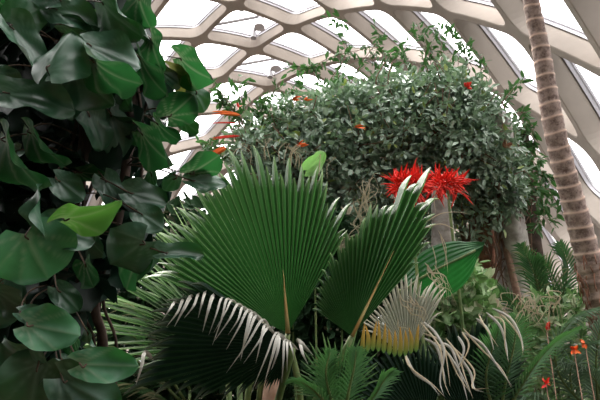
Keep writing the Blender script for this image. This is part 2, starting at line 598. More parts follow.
def small_leaf(mb, p, dirv, nrm, L, w, var, dry=0.0):
    """a pointed oval leaf, folded along its midrib, six faces"""
    s_ = dirv.cross(nrm)
    if s_.length < 1e-5:
        return
    s_.normalize(); n = s_.cross(dirv)
    v = [p, p + dirv * L * .35 + s_ * w * .5 - n * w * .0, p + dirv * L * .4 - n * w * .18, p + dirv * L * .35 - s_ * w * .5,
         p + dirv * L * .75 + s_ * w * .33 - n * L * .04, p + dirv * L * .78 - n * (w * .12 + L * .04), p + dirv * L * .75 - s_ * w * .33 - n * L * .04,
         p + dirv * L - n * L * .13]
    f = [(0, 1, 2), (0, 2, 3), (1, 4, 5, 2), (2, 5, 6, 3), (4, 7, 5), (5, 7, 6)]
    mb.add(v, f, var, [dry] * 8)

def rvec(r):
    while True:
        v = Vector((r.uniform(-1, 1), r.uniform(-1, 1), r.uniform(-1, 1)))
        if 0.05 < v.length < 1: return v.normalized()

def sprig(mb, tw, pts, r, L, w, dens, up=0.5, dryv=0.0, rad=0.006):
    """twig along pts with alternate leaves"""
    pts = curve_pts(pts, 6)
    tw.tube(pts, [lerp(rad, rad * .3, i / (len(pts) - 1)) for i in range(len(pts))], 5)
    for i in range(len(pts) - 1):
        a, b = pts[i], pts[i + 1]
        m_ = max(1, int((b - a).length * dens))
        for k in range(m_):
            p = a.lerp(b, r.random())
            t = (b - a).normalized()
            d_ = (t * 0.6 + rvec(r) * 0.9 + Vector((0, 0, -0.15))).normalized()
            n = (Vector((0, 0, 1)) * up + rvec(r) * 0.6 - F * 0.25).normalized()
            s = r.uniform(.7, 1.15)
            small_leaf(mb, p + d_ * 0.01, d_, n, L * s, w * s, r.random(), dryv if r.random() < .5 else 0)

def frond(mb, st, pts, Lf, wf, n, r, droop=0.25, ang=50, var=None, fwd=0.6, rad=0.012, dryp=0.0, flip=None):
    """feather leaf: rachis along pts, leaflets both sides"""
    pts = curve_pts(pts, 8)
    m_ = len(pts)
    st.tube(pts, [lerp(rad, rad * .2, i / (m_ - 1)) for i in range(m_)], 5)
    for i in range(n):
        u = 0.12 + 0.88 * i / (n - 1)
        x = u * (m_ - 1); k = min(int(x), m_ - 2)
        p = pts[k].lerp(pts[k + 1], x - k)
        t = (pts[k + 1] - pts[k]).normalized()
        sd = t.cross(Vector((0, 0, 1)) if flip is None else flip)
        sd = sd.normalized() if sd.length > 1e-4 else RT.copy()
        ln = Lf * (math.sin(PI * (0.12 + 0.83 * u)) ** 0.7) * r.uniform(.85, 1.1)
        for sg in (-1, 1):
            a = math.radians(ang) * (1 - 0.35 * u)
            d_ = t * math.cos(a) + sd * sg * math.sin(a)
            q = [p, p + d_ * ln * .5 + Vector((0, 0, -droop * ln * .15)), p + d_ * ln + Vector((0, 0, -droop * ln * r.uniform(.6, 1.3)))]
            dv = 0.0
            if r.random() < dryp: dv = 0.8
            ribbon(mb, curve_pts(q, 3), wf * r.uniform(.8, 1.1), fold=0.3, var=r.random() if var is None else var, dry=lambda uu, dv=dv: dv * uu)

def ground(p):
    return Vector((p.x, p.y, 0))

# ------------------------------------------------------------------ ringed palm trunk, right
tp = [(520, -75), (532, 5), (541, 50), (549, 100), (559, 150), (574, 205), (586, 250), (596, 290), (612, 350), (628, 420)]
td = 5.2
pts = [at(x, y, td) for x, y in tp]
base = ground(pts[-1] + (pts[-1] - pts[-2]) * 1.2)
t = thing('ringed_palm', 'tall slender palm with a brown ring-scarred trunk against the right roof ribs', 'palm tree', base)
pts = [base] + pts[::-1]
path = curve_pts(pts, 14)
top_dir = (path[-1] - path[-2]).normalized()
for k in range(14): path.append(path[-1] + top_dir * 0.09)
def resample(path, step):
    out = [path[0]]; acc = 0
    for a, b in zip(path, path[1:]):
        seg = (b - a).length
        while acc + seg >= step:
            u = (step - acc) / seg
            a = a.lerp(b, u); seg = (b - a).length; acc = 0
            out.append(a)
        acc += seg
    return out
path = resample(path, 0.0155)
zf = at(596, 262, td).z
zt0 = at(532, 5, td).z; zt1 = at(559, 150, td).z
tm = MB()
rg = random.Random(5)
vv = []; dr = []; nn_ = 14
plen = len(path)
ringpos = 0; ring_len = 7
for i, p in enumerate(path):
    ht = (p.z) / 5.5
    r0 = interp([(zf - .6, .118), (zf, .106), (zt1, .091), (zt0, .068)], p.z)
    if p.z < zf: r0 *= 1.0 + 0.12 * rg.random()
    ringpos += 1
    if ringpos >= ring_len:
        ringpos = 0; ring_len = rg.choice([7, 8, 8, 9])
    isr = ringpos < 1
    r0 *= 1.07 if isr else (0.97 + 0.012 * ringpos)
    tt = (path[min(i + 1, plen - 1)] - path[max(i - 1, 0)]).normalized()
    x = tt.cross(Vector((0, 1, 0))).normalized(); y = tt.cross(x)
    for k in range(nn_):
        an = 2 * PI * k / nn_
        vv.append(p + (x * math.cos(an) + y * math.sin(an)) * r0 * (1 + 0.02 * rg.uniform(-1, 1)) + tt * 0.006 * math.sin(an * 2 + i * .05))
        dr.append((0.85 if isr else 0.0) if p.z > zf else 0.3 * rg.random())
ff = []
for i in range(plen - 1):
    for k in range(nn_):
        k2 = (k + 1) % nn_
        ff.append((i * nn_ + k, i * nn_ + k2, (i + 1) * nn_ + k2, (i + 1) * nn_ + k))
tm.add(vv, ff, 0.0, dr)
mt, nt, out = new_mat('ringed_trunk')
da = nt.nodes.new('ShaderNodeAttribute'); da.attribute_name = 'dry'
nz = noise_tex(nt, 16, 6, 0.65)
nz2 = noise_tex(nt, 60, 4, 0.6)
c = mixc(nt, ramp2(nt, nz, 0.38, 0.62), (0.17, 0.115, 0.095), (0.46, 0.35, 0.30))
c = mixc(nt, ramp2(nt, nz2, 0.5, 0.75), c, (0.42, 0.33, 0.29))
c = mixc(nt, da.outputs['Fac'], c, (0.72, 0.52, 0.40))
pr = nt.nodes.new('ShaderNodeBsdfPrincipled'); pr.inputs['Roughness'].default_value = 0.85
nt.links.new(c, pr.inputs['Base Color']); nt.links.new(pr.outputs[0], out.inputs[0])
M['ringed'] = mt
tm.build('trunk', mt, t, smooth=True)
fb = MB()
for k in range(420):
    zz = rg.uniform(0.9, zf + 0.05)
    p = min(path, key=lambda q: abs(q.z - zz))
    a = rg.uniform(0, 2 * PI)
    q = p + Vector((math.cos(a), math.sin(a), 0)) * 0.115
    fb.tube([q, q + Vector((rg.uniform(-.02, .02), rg.uniform(-.02, .02), -rg.uniform(.05, .16)))], 0.005, 4)
fbo = fb.build('root_fibre', M['red_brown'], t); tag(fbo, kind='stuff')

# ------------------------------------------------------------------ grey tree trunks under the vines
def trunk(name, label, spec, dd, mat, seed, grp=None, flare=1.0):
    """spec = [(px, py, half width px)] top to bottom"""
    r = random.Random(seed)
    P_ = [at(x, y, dd) for x, y, w in spec]
    b = ground(P_[-1] + (P_[-1] - P_[-2]) * 0.3)
    t = thing(name, label, 'tree trunk', b, grp)
    mb = MB()
    P2 = [b] + P_[::-1]
    Rr = [spec[-1][2] * px2m(dd) * 1.25] + [w * px2m(dd) for x, y, w in spec][::-1]
    cp = curve_pts(P2, 8)
    n = len(cp); nr = 18
    vv = []
    for i, p in enumerate(cp):
        u = i / (n - 1) * (len(Rr) - 1); k = min(int(u), len(Rr) - 2)
        rad = lerp(Rr[k], Rr[k + 1], u - k)
        for j in range(nr):
            an = 2 * PI * j / nr
            lob = 1 + 0.14 * math.sin(an * 3 + seed + i * 0.05) + 0.08 * math.sin(an * 7 + seed * 2) + 0.02 * r.uniform(-1, 1)
            vv.append(p + (RT * math.cos(an) + RT.cross(Vector((0, 0, 1))) * math.sin(an)) * rad * lob)
    ff = []
    for i in range(n - 1):
        for j in range(nr):
            j2 = (j + 1) % nr
            ff.append((i * nr + j, i * nr + j2, (i + 1) * nr + j2, (i + 1) * nr + j))
    ff.append(tuple(range((n - 1) * nr, n * nr)))
    mb.add(vv, ff)
    mb.build('trunk_wood', mat, t)
    return t
trunk('tree_trunk', 'pale grey upright trunk just right of the red flower', [(441, 184, 6), (441, 195, 8), (444, 235, 11), (446, 270, 15), (448, 330, 17)], 5.9, M['bark'], 3)
t2 = trunk('tree_trunk', 'broad grey-brown trunk below the vines, left of the ringed palm', [(500, 120, 12), (508, 200, 14), (515, 260, 16), (520, 330, 20)], 6.6, M['bark'], 8)
trunk('tree_trunk', 'narrow dark brown trunk close behind the broad grey one', [(520, 130, 7), (527, 210, 9), (534, 280, 10), (538, 340, 12)], 7.0, M['dark_bark'], 5)
trunk('tree_trunk', 'reddish brown slender trunk between the two grey trunks', [(478, 140, 7), (483, 215, 9), (486, 270, 10), (486, 340, 12)], 6.9, M['red_brown'], 11)

# ------------------------------------------------------------------ the climbing shrub mass
r = random.Random(21)
vb = at(440, 300, 7.3)
vt = thing('flowering_vine', 'huge mound of grey-green small-leaved vine filling the middle under the roof', 'vine', ground(vb))
vm = MB(); vtw = MB(); vsh = MB()
# lumps: px, py, depth, rx px, ry px, rz metres
lumps = [(300, 165, 6.4, 62, 60, .55), (352, 150, 6.7, 66, 62, .7), (405, 140, 6.8, 66, 66, .8), (455, 140, 6.7, 55, 66, .75),
         (488, 172, 6.6, 34, 62, .6), (255, 150, 6.2, 30, 34, .4), (330, 215, 6.5, 80, 50, .6), (430, 200, 6.8, 75, 60, .6),
         (445, 92, 6.8, 34, 32, .4), (472, 112, 6.7, 30, 34, .4), (395, 95, 6.9, 50, 28, .4), (300, 118, 6.5, 34, 26, .35), (345, 105, 6.7, 40, 26, .35), (510, 185, 6.5, 18, 36, .3)]
cores = []
tot = sum(l[3] * l[4] for l in lumps)
for (x, y, dd, rx, ry, rz) in lumps:
    c0 = at(x, y, dd); k = px2m(dd)
    n = int(30000 * rx * ry / tot)
    for i in range(n):
        v = rvec(r)
        q = r.uniform(0.0, 1.0) ** 0.4
        nzv = noise.noise(Vector((v.x * 2.4 + x, v.y * 2.4 + y, v.z * 2.4))) * 0.45
        q *= (0.92 + nzv)
        p = c0 + RT * v.x * rx * k * q + UP * v.y * ry * k * q + F * v.z * rz * q
        d_ = (v.x * RT + v.y * UP + v.z * F) * 0.5 + rvec(r) * 0.8 + Vector((0, 0, -.2)) - F * .2
        d_.normalize()
        n_ = (Vector((0, 0, 1)) * 0.9 + rvec(r) * 0.7 - F * 0.55).normalized()
        s = r.uniform(.6, 1.2)
        var = min(1, max(0, r.random() * .7 + 0.3 * (noise.noise(p * 1.7) + .4)))
        small_leaf(vm, p, d_, n_, 0.092 * s, 0.048 * s, var, 0.9 if r.random() < .03 else 0.0)
    for i in range(int(rx * ry / 130)):
        v = rvec(r); q = r.uniform(.3, .75)
        v2 = (v + rvec(r) * .5).normalized()
        p0 = c0 + RT * v.x * rx * k * q * .4 + UP * (v.y * .5 - .4) * ry * k * q + F * v.z * rz * q * .5
        p1 = c0 + RT * v2.x * rx * k * 1.0 + UP * v2.y * ry * k * 1.0 + F * v2.z * rz * 1.0
        mid = p0.lerp(p1, .5) + rvec(r) * .08
        vtw.tube([p0, mid, p1], [.014, .009, .004], 5)
# sprigs rising onto the ribs
def spr(pl, dd, L=0.11, w=0.045, dens=30, dv=0.0, rad=.006):
    sprig(vsh, vtw, [at(x, y, dd + (i * 0.02)) for i, (x, y) in enumerate(pl)], r, L, w, dens, dryv=dv, rad=rad)
SP = [([(300, 75), (325, 60), (350, 52), (372, 50), (395, 58)], 7.6), ([(330, 80), (345, 55), (338, 30), (331, 18)], 7.6),
      ([(350, 85), (362, 62), (378, 40), (376, 30)], 7.6), ([(372, 95), (385, 68), (400, 55), (408, 42)], 7.6),
      ([(318, 85), (316, 70), (306, 66), (290, 68)], 7.6), ([(378, 60), (388, 72), (395, 88)], 7.6),
      ([(430, 100), (432, 70), (424, 42), (416, 22)], 7.4), ([(440, 100), (446, 66), (440, 42), (430, 24)], 7.4), ([(450, 100), (458, 68), (456, 45), (449, 30)], 7.4),
      ([(460, 100), (468, 75), (466, 55), (462, 42)], 7.4), ([(432, 80), (425, 60), (432, 50), (420, 36)], 7.4), ([(470, 100), (482, 84), (480, 66), (474, 54)], 7.4),
      ([(495, 110), (508, 96), (514, 86), (524, 80)], 6.9), ([(500, 130), (516, 140), (528, 150), (540, 162)], 6.8),
      ([(505, 150), (525, 165), (545, 175), (556, 182)], 6.7), ([(510, 165), (530, 178), (550, 192), (560, 210)], 6.6), ([(512, 180), (530, 200), (545, 212), (556, 228)], 6.6),
      ([(515, 170), (530, 185), (538, 206), (535, 230)], 6.6), ([(500, 160), (515, 175), (522, 195), (520, 222)], 6.6), ([(512, 140), (528, 155), (536, 170), (546, 200)], 6.7),
      ([(250, 140), (238, 120), (225, 98), (217, 86)], 6.3), ([(255, 135), (245, 110), (240, 92), (238, 76)], 6.3), ([(262, 130), (262, 112), (266, 96), (280, 88)], 6.3),
      ([(240, 150), (228, 150), (214, 142), (204, 146)], 6.3), ([(245, 160), (228, 158), (214, 152), (200, 156)], 6.3), ([(250, 128), (236, 118), (228, 108), (222, 104)], 6.3),
      ([(290, 120), (285, 100), (292, 88), (300, 78)], 6.6), ([(320, 112), (326, 95), (334, 84), (340, 72)], 6.8), ([(405, 100), (412, 82), (406, 66), (398, 56)], 7.0), ([(280, 125), (270, 112), (262, 104)], 6.4),
      ([(365, 95), (372, 80), (384, 72)], 7.0), ([(520, 110), (526, 120), (520, 140)], 6.8), ([(515, 120), (530, 128), (534, 140), (530, 158)], 6.8)]
for pl, dd in SP:
    spr(pl, dd, dens=26 if dd > 7.2 else 34)
    for q in range(2):
        j = [(x + r.uniform(-9, 9), y + r.uniform(-7, 7)) for x, y in pl]
        spr(j, dd + r.uniform(-.15, .15), dens=28 if dd > 7.2 else 34, rad=.004)
# bare looping stems
for k in range(26):
    x0 = r.uniform(470, 530); y0 = r.uniform(150, 200)
    pl = [(x0 + r.uniform(-6, 6) * i ** .7, y0 + i * r.uniform(20, 32)) for i in range(5)]
    vtw.tube(curve_pts([at(x, y, 6.55 + r.uniform(-.1, .1)) for x, y in pl], 6), r.uniform(.004, .01), 5)
for pl in [[(480, 140), (508, 170), (540, 195)], [(500, 95), (512, 130), (524, 160), (536, 200)], [(240, 126), (232, 108), (226, 98)], [(385, 62), (376, 80), (380, 98), (374, 110)], [(392, 62), (388, 82), (394, 100)]]:
    vtw.tube(curve_pts([at(x, y, 6.6) for x, y in pl], 6), .008, 5)
for k in range(5):
    x = (300, 352, 405, 455, 492)[k]
    p = at(x, 180, 6.9)
    vtw.tube(curve_pts([ground(p), Vector((p.x + .1, p.y, p.z * .5)), p, at(x + 10, 120, 6.8)], 6), [.05] * 6 + [.04] * 6 + [.02] * 7, 7)
o = vm.build('foliage', M['vine'], vt, smooth=False); tag(o, kind='stuff')
vtw.build('stem', M['twig'], vt)
tag(vsh.build('shoot_leaves', M['vine_shoot'], vt, smooth=False), kind='stuff')
def petals(name, parent, px, py, dd, n, L, w, mat, seed, dirv=None, spread=.6):
    rr = random.Random(seed)
    mb = MB(); p = at(px, py, dd)
    for i in range(n):
        d_ = ((dirv or Vector((0, 0, .6))) + rvec(rr) * spread).normalized()
        small_leaf(mb, p, d_, rvec(rr), L * rr.uniform(.7, 1.2), w * rr.uniform(.7, 1.1), rr.random())
    return mb.build(name, mat, parent, smooth=False)
for i, (x, y, dd, n, L, w, c_) in enumerate([(467, 87, 6.15, 8, .06, .04, 'red'), (354, 127, 5.95, 4, .12, .035, 'orange'), (297, 146, 5.75, 5, .11, .035, 'orange'), (292, 99, 6.1, 5, .09, .035, 'orange'),
                                             (304, 100, 6.1, 4, .08, .03, 'orange'), (239, 107, 6.1, 5, .05, .03, 'red'), (505, 148, 6.1, 7, .09, .05, 'red_brown')]):
    petals('flower', vt, x, y, dd, n, L, w, M[c_], 40 + i, RT * (.9 if c_ == 'orange' else .2) + UP * .3, .5)

# ------------------------------------------------------------------ orange-red flower spikes at the left of the vine
FL_LAB = ['upper red-orange spike hanging over the white roof pane left of the vine mound', 'thin red spike just under the upper orange one', 'small red spike left of the vine mound, above the lowest bloom', 'lowest broad red-orange bloom beside the lone heart leaf']
for i, (x0, y0, x1, y1, w, c_) in enumerate([(240, 115, 212, 113, 3.2, 'orange'), (236, 123, 211, 123, 1.6, 'red'), (240, 136, 212, 139, 2.2, 'red'), (226, 148, 208, 157, 5, 'orange')]):
    p0, p1 = at(x0, y0, 5.9), at(x1, y1, 5.9)
    b = ground(at(262, 250, 6.0))
    t = thing('flower_spike', FL_LAB[i], 'flower', b + Vector((.03 * i, 0, 0)), 'orange-red flowers left of the vine mound')
    mb = MB(); q = px2m(5.9)
    for j in range(5):
        rr = random.Random(i * 9 + j)
        off = Vector((0, 0, rr.uniform(-.5, .5) * w * q))
        ribbon(mb, [p0, p0.lerp(p1, .5) + off + UP * w * q * .3, p1 + off * 1.4], w * q * .45, fold=.4)
    mb.build('petal', M[c_], t, smooth=False)
    sb = MB(); sb.tube(curve_pts([ground(b) + Vector((.03 * i, 0, 0)), at(258, 200 + i * 4, 6.0), at(250, 150 + i * 4, 5.95), p0], 8), .005, 5)
    sb.build('stalk', M['twig'], t)

# ------------------------------------------------------------------ spiky red flower
def red_bloom(px, py, dd, rpx, n, seed, label):
    rr = random.Random(seed)
    p = at(px, py, dd); k = px2m(dd)
    b = ground(at(px, 330, dd))
    t = thing('red_flower', label, 'flower', b, 'spiky red flower heads')
    mb = MB()
    for i in range(n):
        d_ = (rvec(rr) + UP * .25 - F * .1).normalized()
        L = rpx * k * rr.uniform(.7, 1.25)
        q0 = p + d_ * L * .2 + RT * rr.uniform(-.7, .7) * rpx * k + UP * rr.uniform(-.3, .3) * rpx * k
        ribbon(mb, [q0, q0 + d_ * L * .45, q0 + d_ * L * .8 + Vector((0, 0, -.01))], .008, fold=.5)
    mb.build('petal', M['red'], t, smooth=False)
    c_ = MB()
    for i in range(26):
        d_ = (rvec(rr) - F * .6).normalized()
        ribbon(c_, [p, p + d_ * rpx * k * .25, p + d_ * rpx * k * .45], .005)
    c_.build('stamen', M['white_petal'], t, smooth=False)
    sb = MB(); sb.tube(curve_pts([b, b.lerp(p, .5) + RT * .04, p], 8), .014, 6)
    sb.build('stalk', M['petiole_green'], t)
red_bloom(409, 186, 4.75, 20, 260, 3, 'left spiky scarlet flower head above the folded fan leaf')
red_bloom(447, 185, 4.95, 18, 200, 4, 'right spiky scarlet flower head behind the tip of the folded fan leaf')

# ------------------------------------------------------------------ the big fan palm
pb = ground(at(282, 420, 3.75))
pt = thing('fan_palm', 'large fan palm with upright pleated green leaves in the centre', 'palm', pb)
def petiole(parent, hub, dd, start, r0=.018, mat='petiole_green', sag=0.1):
    H = at(hub[0], hub[1], dd)
    sb = MB(); mid = H.lerp(start, .5) + (H - start).cross(F).normalized() * sag
    sb.tube(curve_pts([start, mid, H], 8), [lerp(r0 * 1.5, r0, i / 16) for i in range(17)], 8)
    return sb.build('petiole', M[mat], parent)
crown = pb + Vector((0, 0, 1.35))
tk = MB(); tk.tube([pb, pb + Vector((0, 0, .7)), crown + Vector((0, 0, .1))], [.13, .11, .09], 14)
tk.build('trunk', M['bark'], pt)
# main upright leaf
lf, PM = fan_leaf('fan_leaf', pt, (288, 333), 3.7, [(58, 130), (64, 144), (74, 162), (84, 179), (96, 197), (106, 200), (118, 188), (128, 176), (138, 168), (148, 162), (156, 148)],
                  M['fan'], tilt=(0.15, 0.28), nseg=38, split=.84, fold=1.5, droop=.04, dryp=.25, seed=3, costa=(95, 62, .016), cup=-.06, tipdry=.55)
petiole(lf, (288, 334), 3.7, crown, mat='petiole_green')
# folded leaf at right
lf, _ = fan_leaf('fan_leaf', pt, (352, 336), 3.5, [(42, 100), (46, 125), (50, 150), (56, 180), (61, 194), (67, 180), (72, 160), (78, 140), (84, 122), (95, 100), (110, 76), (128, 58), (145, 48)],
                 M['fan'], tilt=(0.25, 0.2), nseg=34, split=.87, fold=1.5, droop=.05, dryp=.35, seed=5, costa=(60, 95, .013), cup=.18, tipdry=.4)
petiole(lf, (352, 337), 3.5, crown, mat='petiole_green')
# left leaf seen obliquely, lit stripes
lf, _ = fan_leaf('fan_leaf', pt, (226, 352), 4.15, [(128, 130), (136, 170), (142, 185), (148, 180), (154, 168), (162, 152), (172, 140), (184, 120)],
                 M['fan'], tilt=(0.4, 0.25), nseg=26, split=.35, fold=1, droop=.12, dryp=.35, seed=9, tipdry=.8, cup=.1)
petiole(lf, (226, 353), 4.15, crown)
# another at left, higher, behind
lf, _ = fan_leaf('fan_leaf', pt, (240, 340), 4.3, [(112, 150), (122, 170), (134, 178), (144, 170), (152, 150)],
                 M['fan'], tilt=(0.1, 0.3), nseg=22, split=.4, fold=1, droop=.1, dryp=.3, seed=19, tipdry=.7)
petiole(lf, (240, 341), 4.3, crown)
# deep shaded leaf hanging lower left, with folded pale tips
DK = [(142, 126), (150, 142), (160, 150), (172, 152), (186, 160), (194, 168), (203, 130), (215, 88), (232, 58), (250, 44), (268, 38)]
lf, PD = fan_leaf('fan_leaf', pt, (293, 346), 3.25, DK, M['fan_shade'], ridge=.06, tilt=(0.05, -0.25), nseg=40, split=.86, fold=.5, droop=.05, dryp=.2, seed=11, tipdry=.5)
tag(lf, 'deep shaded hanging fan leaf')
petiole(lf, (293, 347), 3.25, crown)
ds = MB(); rr = random.Random(4)
EDG = [(184, 299, 168, 330), (199, 294, 186, 322), (214, 295, 200, 330), (227, 299, 214, 345), (243, 307, 230, 338), (252, 313, 238, 358), (265, 325, 254, 366), (279, 335, 264, 380), (301, 344, 306, 368), (288, 341, 286, 372), (145, 352, 136, 388), (176, 302, 160, 320), (192, 296, 172, 326), (206, 292, 196, 318), (222, 298, 208, 336), (232, 300, 215, 330), (238, 304, 217, 340), (248, 310, 226, 350), (256, 316, 236, 360), (262, 320, 228, 372), (268, 328, 244, 362), (276, 333, 250, 392), (280, 336, 274, 372), (285, 340, 281, 385), (290, 342, 296, 362), (298, 340, 312, 352)]
for (x0, y0, x1, y1) in EDG:
    p0 = at(x0 + 8, y0 + 8, 3.22); p1 = at(x0, y0, 3.15); p2 = at(lerp(x0, x1, .40), lerp(y0, y1, .42), 3.08); p3 = at(x1 + rr.uniform(-3, 3), y1 + rr.uniform(-4, 4), 3.08)
    ds = MB(); ribbon(ds, [p0, p1, p2, p3], rr.uniform(.006, .0135), fold=.2, taper=True)
    ds.build('dry_tip', M['drystrip'], lf, smooth=False)
# lower right shade-coloured leaf with yellow tips
lf, _ = fan_leaf('fan_leaf', pt, (428, 428), 3.3, [(70, 60), (84, 76), (96, 84), (110, 88), (124, 92), (138, 98), (152, 92), (166, 84)], M['fan_shade'], ridge=.06, tilt=(0, .15), nseg=24, split=.80, fold=.5, droop=0, dryp=1, seed=13, tipdry=0.0)
tag(lf, 'shade-coloured leaf cut off by the bottom edge')
yt = MB()
for i in range(11):
    x = 362 + i * 5.4
    y = 352 - 3 * math.sin(i * .7)
    yt2 = [at(x, y + 2, 3.22), at(x + 1, y - 12, 3.2), at(x + 1 + rr.uniform(-3, 3), y - 24 - rr.uniform(0, 5), 3.2)]
    ribbon(yt, yt2, .014, fold=.4, dry=lambda u: u)
mty = leaf_mat('yellow_tipped', (0.03, 0.10, 0.02), (0.05, 0.14, 0.03), dry=(0.62, 0.33, 0.06), trans=.35)
yt.build('yellow_tip', mty, lf, smooth=False)
petiole(lf, (428, 426), 3.3, crown)
# right shade-coloured leaf with long drooping pale tips
lf, _ = fan_leaf('fan_leaf', pt, (470, 425), 3.6, [(20, 60), (40, 78), (60, 100), (76, 108), (90, 106), (104, 100), (118, 88), (134, 78)], M['fan_shade'], ridge=.06, tilt=(0, .1), nseg=30, split=.86, fold=.5, droop=.03, dryp=.3, seed=15, tipdry=.4)
tag(lf, 'shade-coloured leaf with long bleached tips')
dt = MB()
for pl in [[(424, 322), (436, 334), (444, 352), (440, 380), (444, 396)], [(430, 342), (446, 352), (460, 372), (472, 396)], [(462, 332), (482, 344), (496, 364), (512, 386)], [(440, 342), (452, 350), (462, 380), (468, 402)],
           [(424, 338), (436, 346), (442, 365), (446, 384)], [(404, 352), (414, 372), (430, 384), (440, 396)], [(452, 348), (470, 372), (474, 388), (484, 392)], [(458, 336), (464, 350), (456, 372)],
           [(486, 312), (500, 326), (506, 345), (508, 360)], [(492, 308), (510, 318), (520, 335), (524, 352)], [(476, 318), (488, 330), (494, 350)]]:
    for q in (0, 1):
        dt = MB(); ribbon(dt, [at(x + q * rr.uniform(-4, 6), y + q * rr.uniform(-5, 5), 3.3 - .04 * i) for i, (x, y) in enumerate(pl)], .0085 - .003 * q, fold=.4)
        dt.build('dry_tip', M['drystrip'] if q == 0 else M['tan'], lf, smooth=False)
petiole(lf, (470, 426), 3.6, crown)
# pale grey leaf behind
lf, _ = fan_leaf('fan_leaf', pt, (408, 357), 3.95, [(52, 60), (58, 80), (66, 90), (84, 94), (100, 86), (116, 72), (132, 66), (146, 60)], M['fan_grey'], tilt=(0.1, .2), nseg=24, split=.62, fold=.8, droop=.1, dryp=.7, seed=17, tipdry=.7)
tag(lf, 'bleached grey fan leaf')
petiole(lf, (408, 358), 3.95, crown)
# frayed dry tips at the gap between the two big leaves
fr = MB(); rr = random.Random(8)
for k in range(34):
    x = rr.uniform(342, 372); y = 262 - (x - 342) * 2.2 + rr.uniform(-14, 22)
    pl = [(x, y), (x + rr.uniform(-5, 6), y - 10), (x + rr.uniform(-8, 14), y - rr.uniform(16, 30)), (x + rr.uniform(-6, 20), y - rr.uniform(20, 44) + 12)]
    ribbon(fr, [at(a, b, 3.85) for a, b in pl], rr.uniform(.002, .0042), fold=.3)
for k in range(16):
    x = rr.uniform(232, 330); y = 150 + abs(x - 268) * .32
    pl = [(x, y + 10), (x + rr.uniform(-4, 4), y - 4), (x + rr.uniform(-12, 10), y - 12), (x + rr.uniform(-18, 18), y - 6)]
    ribbon(fr, [at(a, b, 4.1) for a, b in pl], rr.uniform(.002, .0042), fold=.3)
for k in range(22):
    x = rr.uniform(398, 440); y = 300 - (x - 398) * 1.1 + rr.uniform(-8, 20)
    pl = [(x, y), (x + rr.uniform(0, 8), y + 8), (x + rr.uniform(4, 18), y + 12), (x + rr.uniform(6, 26), y + rr.uniform(18, 46))]
    ribbon(fr, [at(a, b, 3.65) for a, b in pl], rr.uniform(.002, .0042), fold=.3)
for k in range(30):
    x = rr.uniform(492, 556); y = rr.uniform(298, 322)
    pl = [(x, y), (x + rr.uniform(-4, 8), y - 8), (x + rr.uniform(-8, 16), y - 6), (x + rr.uniform(-10, 22), y + rr.uniform(4, 22))]
    ribbon(fr, [at(a, b, 3.5) for a, b in pl], rr.uniform(.002, .0042), fold=.3)
for pl in [[(426, 222), (440, 214), (455, 212), (470, 214)], [(424, 228), (440, 224), (452, 228), (464, 236)], [(436, 190), (434, 200), (436, 214)], [(432, 245), (436, 262), (434, 278)], [(440, 234), (446, 256), (448, 274)], [(438, 230), (446, 248), (444, 270)]]:
    ribbon(fr, [at(a, b, 3.7) for a, b in pl], rr.uniform(.002, .0042), fold=.3)
tag(fr.build('frayed_fibre', M['tan'], pt, smooth=False), kind='stuff')
# young bright leaf
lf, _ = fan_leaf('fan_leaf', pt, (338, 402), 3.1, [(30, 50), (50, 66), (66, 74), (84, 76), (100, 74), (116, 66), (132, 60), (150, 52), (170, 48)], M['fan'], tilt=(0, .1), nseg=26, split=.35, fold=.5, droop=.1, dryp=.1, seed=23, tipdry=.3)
petiole(lf, (338, 403), 3.1, crown)
pn = MB()
pn.tube(curve_pts([at(271, 460, 3.55), at(272, 400, 3.55), at(276, 370, 3.6), at(287, 340, 3.68)], 5), [.068, .068, .066, .064, .062, .06, .058, .054, .05, .046, .042, .038, .034, .03, .026, .022], 12)
for (xa, xb) in ((246, 262), (298, 291), (258, 270)):
    pn2 = MB(); pn2.tube(curve_pts([at(xa, 460, 3.6), at(xa + 2, 395, 3.6), at(xb, 350, 3.65)], 6), .02, 8); pn2.build('leaf_base', M['petiole_green'], pt)
pn.build('leaf_base', M['pink_stem'], pt)

# ------------------------------------------------------------------ broad pleated green leaf at the right of the fan
b = ground(at(425, 330, 4.6))
t = thing('broad_leaf_palm', 'single broad bright green pleated leaf right of the fan palm, tip ragged', 'plant', b)
bl = MB()
B0, T0_ = at(408, 288, 4.5), at(483, 246, 4.5)
u = (T0_ - B0); L = u.length; u.normalize(); sd = u.cross(-F).normalized()
for i in range(15):
    for j in range(9):
        pass
nu, nv = 16, 20
vv = []
for i in range(nu + 1):
    v = i / nu
    W = (math.sin(PI * min(1, v * .95 + .08)) ** .6) * .2 * (1.0 if v < .85 else 1 - (v - .85) * 2)
    for j in range(nv + 1):
        s = j / nv * 2 - 1
        vv.append(B0 + u * (L * v) + sd * W * s * (1.15 if s > 0 else .85) - F * (-.10 * abs(s) + (.007 if j % 2 else 0)) + u * .05 * abs(s) * (j % 2) * (v > .9))
ff = [(i * (nv + 1) + j, i * (nv + 1) + j + 1, (i + 1) * (nv + 1) + j + 1, (i + 1) * (nv + 1) + j) for i in range(nu) for j in range(nv)]
bl.add(vv, ff, .6)
mtb = leaf_mat('broad_leaf', (0.008, 0.055, 0.015), (0.015, 0.09, 0.02), trans=.4, tcol=(.02, .20, .03))
bl.build('leaf', mtb, t, smooth=False)
sb = MB(); sb.tube(curve_pts([b, at(405, 330, 4.55), B0, B0.lerp(T0_, .9)], 8), .009, 6); sb.build('stalk', M['petiole_green'], t)

